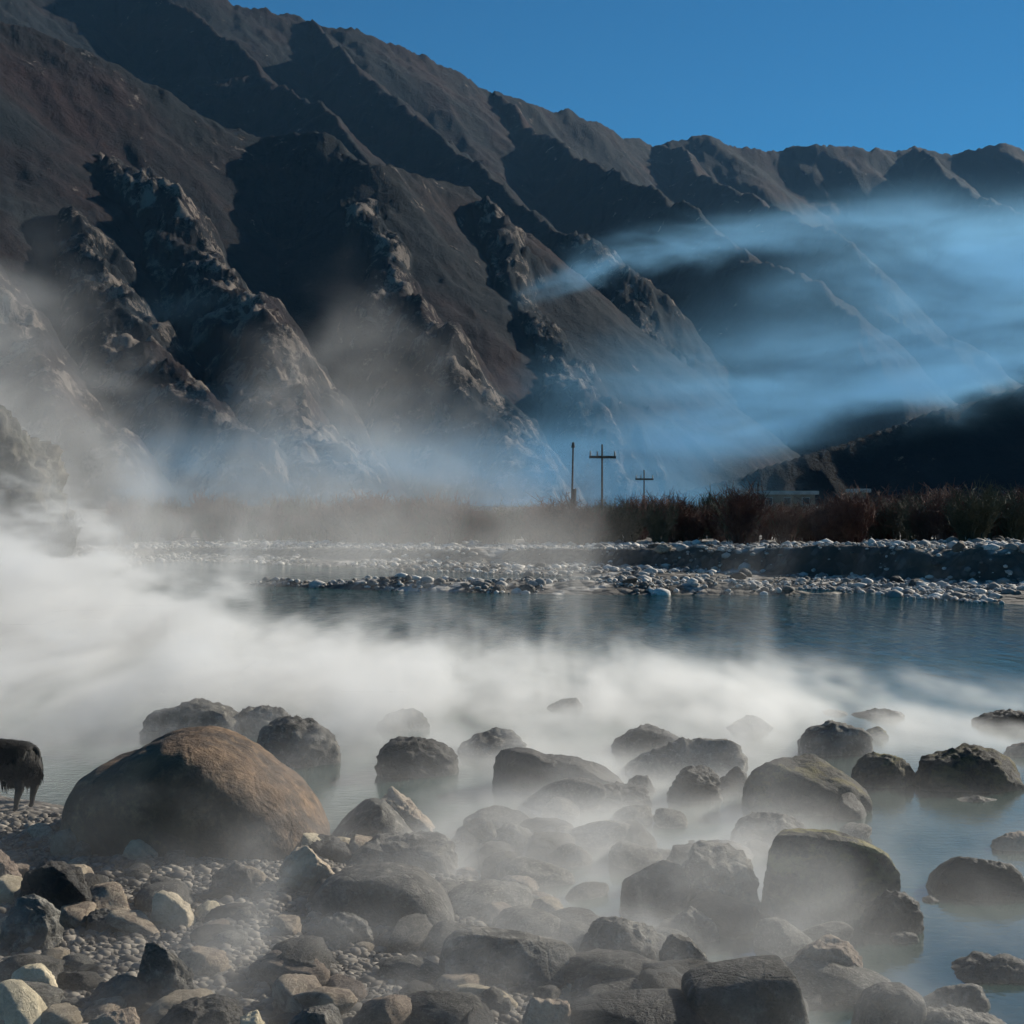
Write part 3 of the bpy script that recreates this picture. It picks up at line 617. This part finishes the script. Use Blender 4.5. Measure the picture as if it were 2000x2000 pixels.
utility_pole(1258, 918, 170, 'short distant utility pole with a crossarm at the edge of the thicket', 936, 2.2, 0.0)

# ------------------------------------------------------------------ low houses behind the thicket
def house(c0, c1, roof_y, D, hgt, label, windows=3, depth=6.0):
    x0, x1 = (c0 - 1000) / F * D, (c1 - 1000) / F * D; w = x1 - x0; zt = H - (roof_y - 1000) / F * D
    e = empty('house', ((x0 + x1) / 2, D + depth / 2, zt - hgt), 0.06); tag(e, label, 'house')
    part('wall', [box(w, depth, hgt + 3, (0, 0, (hgt - 3) / 2))], M['wall'], e)
    part('roof', [box(w + 0.9, depth + 0.9, 0.5, (0, 0, hgt + 0.252), 0.05)], M['roof'], e)
    for i in range(windows):
        q = -w / 2 + w * (i + 0.5) / windows
        fr = part('window', [box(min(1.1, w / windows * 0.6), 0.12, 1.1, (q, -depth / 2 - 0.03, hgt * 0.55), 0.015)], M['roof'], e)
        part('pane', [box(min(0.9, w / windows * 0.5), 0.1, 0.9, (q, -depth / 2 - 0.06, hgt * 0.55))], M['glass'], fr)
    return e
house(1480, 1590, 966, 190, 2.0, 'long low house with a pale flat roof above the thicket')
house(1672, 1692, 962, 185, 2.6, 'small pale hut at the foot of the dark hill', 1, 3)
house(822, 950, 998, 150, 3.2, 'low brown building blurred by steam behind the thicket', 3)
house(1168, 1212, 1014, 135, 2.2, 'small shed with a pale roof half sunk in the thicket', 1, 3)

# ------------------------------------------------------------------ goat
def skin(name, verts, edges, radii, mat, parent=None, root=0, sub=2):
    me = bpy.data.meshes.new(name); me.from_pydata(verts, edges, []); o = link(name, me, mat, parent)
    md = o.modifiers.new('skin', 'SKIN'); md.use_smooth_shade = True; md.branch_smoothing = 0.9
    for i, r in enumerate(radii): me.skin_vertices[0].data[i].radius = (r, r) if not isinstance(r, tuple) else r
    me.skin_vertices[0].data[root].use_root = True
    o.modifiers.new('sub', 'SUBSURF').levels = sub; o.modifiers['sub'].render_levels = sub
    return o
GD = 13.2; gxr = (74 - 1000) / F * GD
gz0 = H - 582 / F * GD
g = empty('goat', (gxr, GD, gz0)); tag(g, 'black long haired goat grazing beside the huge brown boulder, hindquarters showing', 'goat')
# local frame: the goat faces -x; rump at x = 0
gv = [(-0.14, 0, 0.50), (-0.34, 0, 0.50), (-0.58, 0, 0.49), (-0.78, 0, 0.50), (-0.92, 0, 0.47), (-1.03, 0, 0.36), (-1.11, 0, 0.25), (-1.20, 0, 0.13),
      (-0.11, 0.09, 0.36), (-0.06, 0.10, 0.22), (-0.085, 0.10, 0.11), (-0.09, 0.10, 0.03), (-0.12, 0.10, 0.012),
      (-0.16, -0.09, 0.36), (-0.135, -0.10, 0.22), (-0.165, -0.10, 0.11), (-0.17, -0.10, 0.03), (-0.20, -0.10, 0.012),
      (-0.76, 0.09, 0.34), (-0.77, 0.09, 0.18), (-0.77, 0.09, 0.03), (-0.80, 0.09, 0.012),
      (-0.80, -0.09, 0.34), (-0.82, -0.09, 0.18), (-0.82, -0.09, 0.03), (-0.85, -0.09, 0.012), (-0.05, 0, 0.48), (-0.20, 0, 0.49)]
ge = [(26, 0), (0, 27), (27, 1), (1, 2), (2, 3), (3, 4), (4, 5), (5, 6), (6, 7), (0, 8), (8, 9), (9, 10), (10, 11), (11, 12), (27, 13), (13, 14), (14, 15), (15, 16), (16, 17), (3, 18), (18, 19), (19, 20), (20, 21), (3, 22), (22, 23), (23, 24), (24, 25)]
gr = [0.145, 0.16, 0.175, 0.15, 0.10, 0.075, 0.075, 0.04, 0.085, 0.045, 0.028, 0.024, 0.02, 0.085, 0.045, 0.028, 0.024, 0.02, 0.06, 0.032, 0.025, 0.02, 0.06, 0.032, 0.025, 0.02, 0.10, 0.15]
skin('body', gv, ge, gr, M['fur'], g, 1)
rs = np.random.RandomState(9); V, Fs = [], []
for _ in range(9000):                       # long hair hanging from the back and flanks
    x = rs.uniform(-0.92, 0.02); a = rs.uniform(-2.9, 2.9)
    rr = np.interp(x, [-0.92, -0.8, -0.6, -0.35, -0.14, -0.04, 0.02], [0.10, 0.15, 0.175, 0.165, 0.145, 0.11, 0.06]); zc = 0.50 - 0.25 * max(0.0, x + 0.14)
    p = np.array((x, math.sin(a) * rr, zc + math.cos(a) * rr))
    if abs(a) > 1.4 or x > -0.03: p[2] -= rs.uniform(0, 0.13 if x > -0.30 else 0.03); p[1] *= 0.9
    flat = max(0.0, math.cos(a)); L = rs.uniform(0.04, 0.075)
    out = np.array((0.25 if x > -0.1 else 0, math.sin(a), 0.2)); d = np.array((0.75 * flat + 0.05, 0.5 * math.sin(a), -1 + 0.75 * flat)); d /= np.linalg.norm(d)
    if x > -0.08: d = np.array((0.08, 0.1 * math.sin(a), -1.0))
    e = p + d * L + rs.normal(0, 0.010, 3); m_ = (p + e) / 2 + out * 0.016
    w = np.array((0.004 * (1 - flat), 0.005 * flat + 0.002, 0)); k_ = len(V)
    V += [p - w, p + w, m_ + w * 0.8, m_ - w * 0.8, e]; Fs += [(k_, k_ + 1, k_ + 2), (k_, k_ + 2, k_ + 3), (k_ + 3, k_ + 2, k_ + 4)]
link('coat', mesh_np('coat', np.array(V), np.array(Fs), False), M['fur'], g)
skin('tail', [(-0.05, 0, 0.585), (-0.01, 0, 0.57), (0.008, 0, 0.52), (0.005, 0, 0.45)], [(0, 1), (1, 2), (2, 3)], [0.03, 0.028, 0.025, 0.012], M['fur'], g)
for s in (-1, 1):
    skin('ear', [(-1.05, 0.05 * s, 0.33), (-1.05, 0.12 * s, 0.31), (-1.06, 0.17 * s, 0.27)], [(0, 1), (1, 2)], [(0.012, 0.02), (0.012, 0.03), (0.005, 0.01)], M['fur'], g)
    skin('horn', [(-1.06, 0.03 * s, 0.36), (-1.0, 0.06 * s, 0.46), (-0.92, 0.10 * s, 0.52), (-0.84, 0.13 * s, 0.53)], [(0, 1), (1, 2), (2, 3)], [0.022, 0.018, 0.013, 0.004], M['horn'], g)
    bm = bmesh.new(); bmesh.ops.create_uvsphere(bm, u_segments=12, v_segments=8, radius=0.016); part('eye', [bm], M['eye'], g, (-1.125, 0.062 * s, 0.27))

# ------------------------------------------------------------------ steam and smoke: real volumes
def vol_box(name, lo, hi, build, voxel, label, color=(1, 1, 1), aniso=0.3, rate=3.0):
    """A volume object whose density grid is filled in by a field of its own place."""
    lo, hi = np.array(lo, float), np.array(hi, float)
    m = bpy.data.materials.new(name); m.use_nodes = True; t = m.node_tree; t.nodes.clear()
    out = t.nodes.new('ShaderNodeOutputMaterial'); pv = t.nodes.new('ShaderNodeVolumePrincipled')
    pv.inputs['Color'].default_value = (*color, 1); pv.inputs['Anisotropy'].default_value = aniso
    pv.inputs['Density'].default_value = 1.0; pv.inputs['Density Attribute'].default_value = 'density'
    t.links.new(pv.outputs[0], out.inputs['Volume']); m.cycles.volume_step_rate = rate
    g = bpy.data.node_groups.new(name, 'GeometryNodeTree'); g.interface.new_socket('Geometry', in_out='OUTPUT', socket_type='NodeSocketGeometry')
    p = g.nodes.new('GeometryNodeInputPosition').outputs[0]; X, Y, Z = sep(g, p)
    vc = g.nodes.new('GeometryNodeVolumeCube'); d = build(g, p, X, Y, Z)
    g.links.new(d.k, vc.inputs['Density']); vc.inputs['Min'].default_value = lo; vc.inputs['Max'].default_value = hi
    for i, ax in enumerate('XYZ'): vc.inputs['Resolution ' + ax].default_value = max(4, int((hi[i] - lo[i]) / (voxel if i < 2 else voxel * 0.6)))
    sm = g.nodes.new('GeometryNodeSetMaterial'); sm.inputs['Material'].default_value = m
    go = g.nodes.new('NodeGroupOutput'); g.links.new(vc.outputs[0], sm.inputs[0]); g.links.new(sm.outputs[0], go.inputs[0])
    vd = bpy.data.volumes.new(name); vd.materials.append(m)
    o = bpy.data.objects.new(name, vd); COL.objects.link(o)
    o.modifiers.new('density', 'NODES').node_group = g
    return tag(o, label, kind='stuff')

def mist(t, p, X, Y, Z):                    # thin wisps over the boulders
    n = noise(t, vec(t, p, (0.9, 0.45, 1.6)), 1.0, 6, 0.64, 0.9); n2 = noise(t, vec(t, p, (0.30, 0.26, 0.5), (3, 7, 0)), 1.0, 3, 0.6)
    hgt = (Z.mx(0.0) * -2.3).exp() * (1.0 - Z.sst(0.9, 1.5))
    side = X.curve([(-6, 0.2), (-3.6, 0.3), (-2.4, 0.6), (-1.0, 1.0), (1.4, 1.0), (2.2, 0.65), (3.0, 0.18), (6, 0.08)])
    front = Y.curve([(6.5, 0.5), (7.4, 1.25), (9.0, 1.25), (11, 1.05), (12.0, 0.9), (13.2, 0.3), (16, 0.25), (18, 0.6), (22, 0.0)])
    low = (Z.mx(0.0) * -11.0).exp() * (X.sst(-1.4, 0.4)) * (1.0 - X.sst(1.9, 3.3) * 0.88) * (Y.sst(8.5, 10.5)) * (1.0 - Y.sst(16.5, 19.0)) * (n2.sst(0.3, 0.6) * 0.7 + 0.3) * (n.sst(0.35, 0.65) * 0.5 + 0.5)
    return (n.sst(0.38, 0.64)) * (n2.sst(0.34, 0.58) * 0.9 + 0.1) * hgt * side * front * 0.8 + low * 1.7
vol_box('mist', (-6, 6.5, -0.05), (6, 22, 1.5), mist, 0.065, 'thin wisps of mist drifting over the near boulders')

def bank(t, p, X, Y, Z):                    # dense steam lying on the river
    n = noise(t, vec(t, p, (0.50, 0.13, 0.95)), 1.0, 6, 0.64, 0.9); n2 = noise(t, vec(t, p, (0.12, 0.10, 0.2), (5, 1, 0)), 1.0, 2)
    top = X.curve([(-40, 2.4), (-14, 1.9), (-9, 1.35), (-5, 0.95), (-1.5, 0.7), (2, 0.55), (5, 0.34), (9, 0.16), (16, 0.1)])
    far = X.curve([(-40, 62), (-14, 46), (-9, 37), (-5, 31), (-2, 28.5), (1, 26.5), (5, 24.5), (10, 22.5), (16, 22)])
    nf = noise(t, vec(t, p, (1.4, 0.30, 1.9), (1, 4, 2)), 1.0, 5, 0.62, 0.8)
    h = Z / top - (n - 0.5) * 6.0 - (nf - 0.5) * 2.0
    prof = 1.0 - h.sst(-0.1, 1.3)
    wisp = (noise(t, vec(t, p, (0.9, 0.16, 0.25), (7, 3, 1)), 1.0, 5, 0.6, 1.2).sst(0.53, 0.72)) * (Z * -1.0 / (top * 1.1 + 0.35)).exp() * (Y.sst(18, 21)) * (1.0 - (Y - far).sst(-1.0, 6.0)) * 0.26 * (1.0 - X.sst(4, 9))
    return wisp + prof * (1.0 - ((Y - far) + (n2 - 0.5) * 8.0 + (n - 0.5) * 12.0).sst(-3.0, 3.5)) * (((Y + (n - 0.5) * 8.0).sst(15.6, 19.8))) * 0.95 * (n.sst(0.32, 0.64) * 0.9 + 0.1) * (nf.sst(0.3, 0.62) * 0.75 + 0.25) * (n2.sst(0.2, 0.55) * 0.5 + 0.5)
vol_box('steam', (-40, 15, -0.05), (16, 64, 4.5), bank, 0.15, 'dense white steam lying on the river')

def plume(t, p, X, Y, Z):                   # steam rising by the left bank
    n = noise(t, vec(t, p, (0.14, 0.12, 0.15)), 1.0, 6, 0.62, 1.0); n2 = noise(t, vec(t, p, (0.05, 0.05, 0.05), (2, 9, 4)), 1.0, 2)
    top = X.curve([(-45, 18), (-30, 16), (-25, 13), (-19, 8.0), (-14, 6.3), (-10.5, 7.0), (-7.6, 9.0), (-4.5, 8.0), (-1, 6.0), (3, 4.0), (8, 1.5)])
    h = Z / top - (n - 0.5) * 3.4 - (n2 - 0.5) * 1.0
    thick = X.curve([(-45, 1.5), (-19, 1.25), (-14, 0.8), (-7.6, 0.85), (0, 0.55), (8, 0.2)])
    return (1.0 - h.sst(0.0, 1.4)) * (Y.sst(58, 68)) * (1.0 - Y.sst(76, 84)) * (1.0 - X.sst(0, 8)) * 0.062 * thick * (n.sst(0.32, 0.66) * 0.85 + 0.15)
vol_box('steam', (-45, 57, -0.05), (8, 84, 22), plume, 0.38, 'pale steam rising in front of the valley side')

SD = 430.0
def sx(c): return (c - 1000) / F * SD
def sz(r): return H - (r - 1000) / F * SD
def smoke(t, p, X, Y, Z):                   # blue wood smoke drifting across the valley
    k = SD / F
    n = noise(t, vec(t, p, (0.011, 0.02, 0.036)), 1.0, 6, 0.62, 1.6); nn = (n - 0.5)
    nf = noise(t, vec(t, p, (0.026, 0.03, 0.075), (4, 1, 2)), 1.0, 5, 0.62, 1.5)
    Zw = Z + nn * 32.0 + (nf - 0.5) * 8.0
    def arc(pts, wid, amp):
        zc = X.curve([(sx(a), sz(b)) for a, b in pts]); w = X.curve([(sx(a), b * k) for a, b in wid]); am = X.curve([(sx(a), b) for a, b in amp])
        return gauss((Zw - zc) / w) * am
    d = arc([(980, 600), (1100, 545), (1250, 490), (1400, 468), (1600, 445), (1750, 438), (1880, 470), (2200, 470)], [(980, 6), (1150, 11), (1400, 20), (1700, 34), (2200, 90)], [(980, 0.0), (1080, 0.8), (1200, 1.5), (1350, 1.4), (1500, 1.15), (1700, 1.1), (1900, 1.5), (2200, 1.9)])
    d = d + arc([(980, 780), (1200, 750), (1600, 690), (2000, 605), (2200, 570)], [(980, 60), (1400, 80), (2200, 85)], [(980, 0.05), (1150, 0.35), (1400, 0.75), (2200, 0.9)])
    d = d + arc([(1000, 890), (1300, 850), (1500, 815), (1700, 765), (2000, 700), (2200, 670)], [(1000, 55), (1400, 55), (1700, 34), (2200, 40)], [(1000, 0.4), (1200, 1.1), (1700, 1.7), (2200, 1.7)])
    d = d + arc([(1000, 580), (1450, 570), (1700, 540), (2200, 520)], [(1000, 20), (1450, 34), (2200, 60)], [(1000, 0.0), (1380, 0.05), (1550, 0.5), (2200, 0.8)])
    d = d + arc([(300, 960), (1000, 945), (1400, 940), (2200, 930)], [(300, 75), (1200, 70), (2200, 20)], [(300, 0.35), (900, 0.8), (1200, 1.1), (1350, 0.8), (1480, 0.05), (2200, 0.0)])
    return d * (n.sst(0.34, 0.66) + 0.12) * (nf.sst(0.28, 0.66) * 0.8 + 0.3) * 0.027 * gauss((Y - SD) / 26.0)
vol_box('smoke', (sx(250), SD - 50, 5), (sx(2260), SD + 50, sz(330)), smoke, 1.5, 'blue smoke drifting across the valley', color=(0.29, 0.62, 0.95), aniso=0.4)

# ------------------------------------------------------------------ air
me = bpy.data.meshes.new('haze'); bm = box(16000, 7600, 2100, (0, 3500, 1040)); bm.to_mesh(me); bm.free()
m = bpy.data.materials.new('haze'); m.use_nodes = True; t = m.node_tree; t.nodes.clear()
out = t.nodes.new('ShaderNodeOutputMaterial'); pv = t.nodes.new('ShaderNodeVolumePrincipled'); t.links.new(pv.outputs[0], out.inputs['Volume'])
pv.inputs['Color'].default_value = (0.30, 0.62, 1.0, 1); pv.inputs['Density'].default_value = 0.000022
tag(link('haze', me, m), 'thin blue air between the camera and the far ridges', kind='stuff')
